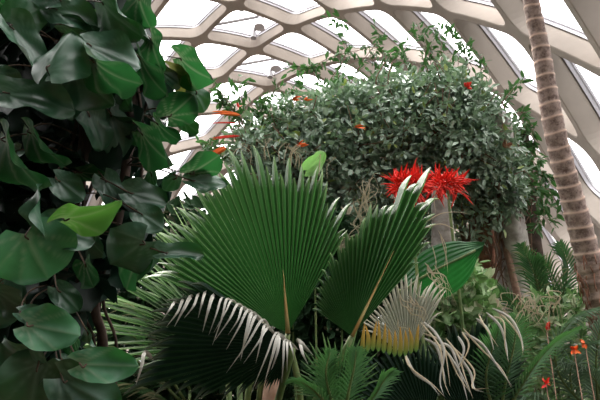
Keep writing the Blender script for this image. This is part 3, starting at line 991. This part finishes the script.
# pale tuft near the top of the fan
b = ground(at(318, 300, 4.9))
t = thing('pale_bud_plant', 'pale green rounded leaf poking up behind the top of the main fan', 'plant', b)
hb = MB(); v_, f_, dv_ = heart_leaf(at(306, 170, 4.6), at(325, 152, 4.6), .7, .3, .2, seed=5); hb.add(v_, f_, .5)
hb.build('leaf', M['herb'], t)
sb = MB(); sb.tube(curve_pts([b, at(314, 240, 4.7), at(310, 172, 4.6)], 8), .008, 6); sb.build('stalk', M['petiole_green'], t)

# ------------------------------------------------------------------ variegated leafy shrubs behind the fan, right
M['shade_leaf'] = leaf_mat('shade_leaf', (.008, .022, .010), (.016, .04, .016), trans=.1, spec=.08, rough=.7)  # leaf green darkened to paint in the shade behind the fan palm
def herb(name, label, pbox, dd, n, L, w, mat, seed, dry=.1, cat='shrub', depth=.5):
    rr = random.Random(seed)
    x0, y0, x1, y1 = pbox
    b = ground(at((x0 + x1) / 2, y1, dd))
    t = thing(name, label, cat, b)
    mb = MB(); st = MB()
    for i in range(n):
        x, y = rr.uniform(x0, x1), rr.uniform(y0, y1)
        e = ((x - (x0 + x1) / 2) / (x1 - x0) * 2) ** 2 + ((y - y1) / (y1 - y0)) ** 2
        if e > 1.15: continue
        p = at(x, y, dd + rr.uniform(-depth, depth))
        d_ = (rvec(rr) + Vector((0, 0, .1))).normalized()
        small_leaf(mb, p, d_, (Vector((0, 0, .8)) + rvec(rr) * .7 - F * .5).normalized(), L * rr.uniform(.6, 1.2), w * rr.uniform(.6, 1.2), rr.random(), rr.random() if rr.random() < dry else 0)
    for k in range(7):
        p = at(rr.uniform(x0 + 5, x1 - 5), rr.uniform(y0 + 8, y1), dd)
        st.tube(curve_pts([b, b.lerp(p, .6) + RT * rr.uniform(-.1, .1), p], 6), .009, 5)
    tag(mb.build('foliage', M[mat], t, smooth=False), kind='stuff')
    st.build('stem', M['petiole_green'], t)
    return t
herb('variegated_shrub', 'pale green variegated leafy shrub below the tree trunks', (420, 262, 505, 400), 5.3, 2600, .12, .08, 'herb', 31, .35)
herb('leafy_shrub', 'mixed leafy shrub under the ringed palm at the right edge', (490, 292, 640, 430), 5.7, 3600, .12, .05, 'herb', 32, .3)
herb('leafy_shrub', 'dark leaf backing added for shade behind the middle of the fan palm', (40, 205, 470, 480), 5.5, 13000, .16, .08, 'shade_leaf', 33, .1)  # dark backing, added where only shade shows between the fan leaves

herb('leafy_shrub', 'small dark leaf filler added for shade in the gap between the bases of the two upright fan leaves', (280, 270, 370, 440), 4.7, 1600, .13, .06, 'shade_leaf', 35, .02, depth=.15)
# ------------------------------------------------------------------ feather palms, lower right
def feather(name, label, dd, fr_, Lf, wf, n, mat, seed, grp=None, basepx=None, **kw):
    rr = random.Random(seed)
    bx = basepx or (fr_[0][0][0])
    b = ground(at(bx, 420, dd))
    t = thing(name, label, 'palm', b, grp)
    for pl in fr_:
        mb = MB(); st = MB()
        pts = [at(p[0], p[1], dd + (p[2] if len(p) > 2 else 0)) for p in pl]
        frond(mb, st, pts, Lf, wf, n, rr, **kw)
        o = mb.build('frond', M[mat], t, smooth=False)
        q = pts[0]
        st.tube(curve_pts([b, b.lerp(q, .5) + RT * .02, q], 6), .012, 5)
        st.build('rachis', M['petiole_green'], o)
    return t
feather('feather_palm', 'bright green feather palm between the broad trunk and the ringed palm', 5.6,
        [[(545, 330), (540, 295), (532, 268), (522, 246)], [(560, 335), (562, 300), (568, 268), (560, 244)], [(548, 330), (556, 300), (548, 272), (538, 258)], [(570, 335), (580, 300), (590, 275), (600, 258)], [(535, 335), (515, 305), (498, 292), (482, 288)], [(560, 340), (590, 310), (606, 300), (620, 298)]],
        .32, .011, 22, 'frond', 51, basepx=555, droop=.35, ang=42, dryp=.15)
feather('feather_palm', 'dark feather palm with comb-like leaflets at the bottom, right of the fan palm', 3.6,
        [[(500, 415), (506, 380), (514, 345), (516, 318)], [(505, 415), (530, 372), (552, 345), (574, 330)], [(495, 415), (486, 380), (492, 350), (500, 325)]],
        .22, .008, 26, 'frond', 52, basepx=502, droop=.2, ang=62)
feather('feather_palm', 'grey-green arching feather palm at the right edge under the ringed palm', 4.6,
        [[(600, 420), (562, 380), (556, 345), (575, 318), (604, 306)], [(610, 430), (575, 395), (572, 365), (590, 345), (615, 340)], [(600, 430), (560, 410), (535, 395), (520, 400)], [(605, 425), (600, 390), (585, 370), (560, 362)], [(600, 420), (596, 370), (600, 330), (612, 300)]],
        .26, .008, 34, 'frond_grey', 53, basepx=603, droop=.5, ang=55)
feather('feather_palm', 'young dark feather palm at the bottom edge below the folded fan leaf', 2.95,
        [[(345, 425), (348, 395), (354, 368), (356, 350)], [(340, 425), (322, 398), (306, 384), (292, 380)], [(345, 425), (372, 398), (384, 380), (392, 372)], [(340, 425), (330, 395), (326, 372), (330, 352)]],
        .14, .006, 22, 'frond', 54, basepx=343, droop=.25, ang=55)
feather('feather_palm', 'low feather palm peeping out behind the big heart leaves at bottom left', 4.7,
        [[(180, 400), (150, 372), (115, 350), (80, 345)], [(180, 410), (150, 392), (120, 384), (95, 386)], [(185, 400), (150, 350), (110, 325), (75, 320)], [(190, 390), (160, 335), (120, 300), (85, 285)]],
        .34, .010, 30, 'frond', 55, basepx=185, droop=.3, ang=48, dryp=.3)
for i, (x, y, dd) in enumerate([(546, 326, 4.3), (574, 350, 4.1), (546, 384, 4.0), (585, 344, 4.2)]):
    b = ground(at(x, 420, dd))
    t = thing('ground_flower', ['small red-orange bloom among the ferny leaves beneath the feather palm', 'pink-tan bloom beside the curling grey-green frond', 'red bloom near the bottom edge, lowest of the small blooms', 'tiny orange bloom nearest the ringed trunk'][i], 'flower', b, 'small blooms at lower right')
    petals('petal', t, x, y, dd, 8, .045, .03, M['red' if i in (0, 2) else 'orange'], 70 + i, UP * .2 - F * .4, .8)
    sb = MB(); sb.tube([b, at(x, y, dd)], .004, 5); sb.build('stalk', M['twig'], t)

# ------------------------------------------------------------------ big heart-leaved climber, left foreground
hp = ground(at(40, 420, 2.7))
ht = thing('heart_leaf_climber', 'dark climber with big glossy heart-shaped leaves covering the left side', 'climbing plant', hp)
LV = [ # base, tip, width ratio, roll, cup, depth, material, tilt of the tip in depth
 (12, 23, 46, 4, 1.0, .5, .15, 2.15, 'h', .05), (11, 25, 47, 77, .55, -.9, .2, 2.05, 'h', 0), (47, 70, 70, 27, 1.0, -.2, -.30, 1.93, 'h', .07),
 (52, 8, 98, 24, .8, -.3, .18, 2.2, 'h', .05), (60, 24, 99, 30, .7, .9, .1, 2.25, 'h', 0), (86, 44, 142, 66, .75, -.5, .12, 2.1, 'h', .05),
 (90, 60, 134, 90, .95, 1.0, .15, 2.05, 'g', -.05), (4, 92, 74, 107, .62, -.5, .12, 2.0, 'h', .04), (72, 66, 112, 108, .9, .4, .15, 2.15, 'h', .05),
 (100, 2, 138, 38, .95, .9, .12, 2.25, 'h', -.03), (138, -4, 147, 27, 1.1, .5, .12, 2.3, 'g', -.02), (137, 8, 148, 50, .55, 1.0, .1, 2.35, 'h', 0),
 (150, 38, 160, 72, 1.0, .7, .12, 2.35, 'g', -.03), (178, 58, 208, 82, 1.05, .8, .1, 2.35, 'g', -.04), (168, 68, 192, 90, .8, .8, .1, 2.4, 'y', -.03),
 (138, 56, 162, 98, .85, .9, .12, 2.3, 'g', -.03), (158, 70, 182, 86, .8, -.6, .1, 2.35, 'h', .04), (194, 90, 206, 112, .95, -.4, .05, 2.4, 'h', .03),
 (168, 117, 194, 96, 1.1, .6, .12, 2.35, 'g', -.03), (155, 122, 178, 142, .95, .9, .1, 2.4, 'g', -.03), (182, 118, 197, 134, .9, .7, .1, 2.45, 'h', -.03),
 (140, 132, 168, 166, 1.0, .8, .14, 2.3, 'g', -.04), (190, 174, 220, 156, .95, .7, .1, 2.35, 'g', -.03), (190, 180, 228, 184, .62, -.5, .1, 2.35, 'h', .03),
 (176, 176, 164, 192, .8, -.3, .1, 2.4, 'h', .02), (64, 220, 120, 208, .64, .8, .12, 1.95, 'b', -.03), (26, 234, 48, 280, 1.65, -.3, .10, 1.97, 'l', .03),
 (42, 228, 34, 184, .55, -.8, .2, 1.98, 'h', .03), (48, 226, 96, 240, .85, -.4, .1, 2.02, 'h', .05), (3, 138, 34, 192, 1.0, .9, .12, 2.1, 'g', -.04),
 (28, 130, 62, 168, .75, .9, .12, 2.2, 'g', -.02), (78, 172, 106, 176, .8, .8, .1, 2.4, 'g', -.03), (128, 192, 168, 202, .75, -.4, .15, 2.25, 'h', .05),
 (144, 242, 108, 268, 1.15, -.3, -.18, 2.15, 'h', .04), (140, 250, 124, 290, 1.1, .6, .1, 2.25, 'g', 0), (138, 212, 164, 229, .9, -.4, .12, 2.2, 'h', .03),
 (162, 252, 205, 254, .45, -.5, .2, 2.15, 'h', .05), (27, 324, 80, 335, .85, -.35, .1, 1.95, 'l', .04), (20, 312, 46, 322, .8, -.7, .12, 2.0, 'h', .02),
 (38, 366, -4, 346, .95, -.4, .12, 2.0, 'h', .04), (38, 366, 28, 420, 1.3, -.2, .1, 1.98, 'h', .03), (80, 364, 138, 366, .62, -.3, .12, 1.9, 'l', .03),
 (62, 360, 78, 380, .7, -.7, .15, 2.0, 'h', .02), (62, 378, 120, 412, .75, -.4, .12, 1.95, 'h', .04), (72, 335, 80, 366, .9, .8, .1, 2.1, 'g', -.02),
 (57, 288, 80, 312, .75, -.4, .12, 2.1, 'h', .03), (84, 262, 92, 288, 1.3, .6, .1, 2.15, 'g', -.02), (-8, -4, 10, 12, 1.0, .6, .1, 2.2, 'g', 0),
 (92, 18, 112, 38, .8, .7, .12, 2.35, 'b', -.03), (48, 70, 76, 118, .75, -.7, .12, 2.2, 'h', .04), (-10, 72, 24, 92, .8, -.4, .12, 2.2, 'h', .03),
 (88, 112, 104, 150, .8, -.8, .15, 2.3, 'h', .03), (116, 70, 128, 112, .8, .9, .12, 2.4, 'h', 0), (110, 112, 122, 160, .7, -.6, .12, 2.4, 'h', .03), (106, 118, 148, 140, .8, .8, .1, 2.45, 'h', 0),
 (-6, 290, 26, 312, 1.0, .5, .1, 2.2, 'h', 0), (2, 280, -6, 330, 1.0, -.3, .1, 2.25, 'h', 0), (80, 226, 104, 258, .9, .8, .1, 2.3, 'h', 0), (56, 178, 84, 200, .8, -.3, .1, 2.15, 'h', .03),
 (60, 0, 30, -20, 1.0, .3, .1, 2.2, 'h', 0), (104, 178, 122, 212, .8, -.7, .12, 2.35, 'h', .04), (150, 172, 160, 200, .8, .9, .1, 2.4, 'h', 0), (20, 150, 2, 160, .9, .3, .1, 2.3, 'h', 0), (118, 20, 104, 60, .9, .9, .1, 2.45, 'h', 0), (86, 330, 96, 352, .8, .9, .1, 2.2, 'h', 0)]
M['heart_shade'] = leaf_mat('heart_leaf_shade', (.002, .009, .006), (.005, .02, .01), trans=.08, spec=.25)  # same leaf, blackened: deep shade between the leaves put into the colour
M['dark_stem'] = solid_mat('dark_stem', (.035, .03, .02), (.11, .06, .035), 20, .7)
M['heart_light'] = leaf_mat('heart_leaf_light', (0.025, 0.095, 0.045), (0.05, 0.15, 0.075), trans=.25, tcol=(.04, .22, .04), rough=.5, spec=.4, scale=9)
M['heart_green'] = leaf_mat('heart_leaf_underside', (0.005, 0.035, 0.009), (0.01, 0.055, 0.014), trans=.4, tcol=(.02, .11, .025), rough=.6, spec=.2, scale=9)
M['heart_yellow'] = leaf_mat('heart_leaf_yellowing', (0.05, 0.08, 0.02), (0.16, 0.16, 0.05), trans=.4, tcol=(.16, .18, .04), rough=.6, spec=.2, scale=14)
MM = {'h': 'heart', 'g': 'heart_green', 'b': 'heart_bright', 'l': 'heart_light', 'y': 'heart_yellow'}
MLAB = {'b': 'bright translucent young leaf', 'y': 'yellowing leaf'}
stemp = [hp, at(40, 400, 2.6), at(56, 300, 2.5), at(70, 220, 2.5), at(86, 130, 2.5), at(70, 60, 2.5), at(60, -30, 2.5), at(64, -90, 2.6)]
st2 = [hp + Vector((.2, 0, 0)), at(100, 400, 2.9), at(95, 300, 2.75), at(118, 220, 2.65), at(130, 130, 2.6), at(135, 60, 2.6), at(125, -30, 2.6), at(120, -90, 2.6)]
SM = MB()
c1 = curve_pts(stemp, 10); c2 = curve_pts(st2, 10)
SM.tube(c1, .028, 8); SM.tube(c2, .022, 8)
for k in range(6):
    SM.tube(curve_pts([p + Vector((math.sin(i * 1.1 + k) * .06, math.cos(i * .9 + k) * .06, 0)) for i, p in enumerate((stemp if k % 2 else st2))], 8), .008, 5)
SM.build('stem', M['dark_bark'], ht)
stempts = c1 + c2
for i, (bx, by, tx, ty, wr, roll, cup, dd, mk, td_) in enumerate(LV):
    mb = MB()
    B = at(bx, by, dd); T = at(tx, ty, dd + td_)
    v_, f_, dv_ = heart_leaf(B, T, wr * 1.02, roll, cup, curl=-.15 - .3 * random.Random(i + 9).random(), seed=i)
    mb.add(v_, f_, random.Random(i).random(), dv_)
    o = mb.build('leaf', M[MM[mk]], ht)
    if mk in MLAB: o['label'] = MLAB[mk]
    q = min(stempts, key=lambda s_: (s_ - B).length)
    u = (T - B).normalized()
    pm = MB(); pm.tube(curve_pts([q, q.lerp(B, .6) - u * .03 + Vector((0, 0, .02)), B, B + u * .02], 6), .0032, 5)
    pm.build('petiole', M['dark_stem'], o)
# the mass of leaves behind
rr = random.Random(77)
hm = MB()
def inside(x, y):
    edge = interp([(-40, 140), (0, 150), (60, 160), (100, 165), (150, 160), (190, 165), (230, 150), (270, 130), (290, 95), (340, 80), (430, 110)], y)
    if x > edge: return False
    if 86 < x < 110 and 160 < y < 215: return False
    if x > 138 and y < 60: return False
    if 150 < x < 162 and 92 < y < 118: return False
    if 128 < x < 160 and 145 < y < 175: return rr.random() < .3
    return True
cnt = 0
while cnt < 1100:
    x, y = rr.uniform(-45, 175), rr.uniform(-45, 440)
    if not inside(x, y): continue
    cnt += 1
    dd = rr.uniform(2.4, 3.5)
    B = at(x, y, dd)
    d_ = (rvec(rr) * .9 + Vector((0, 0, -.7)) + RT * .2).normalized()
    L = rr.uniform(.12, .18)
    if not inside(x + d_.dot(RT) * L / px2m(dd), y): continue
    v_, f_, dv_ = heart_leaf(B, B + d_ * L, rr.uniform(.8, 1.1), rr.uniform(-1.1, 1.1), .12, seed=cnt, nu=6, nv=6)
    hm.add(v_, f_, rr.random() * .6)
tag(hm.build('foliage', M['heart_shade'], ht), kind='stuff')
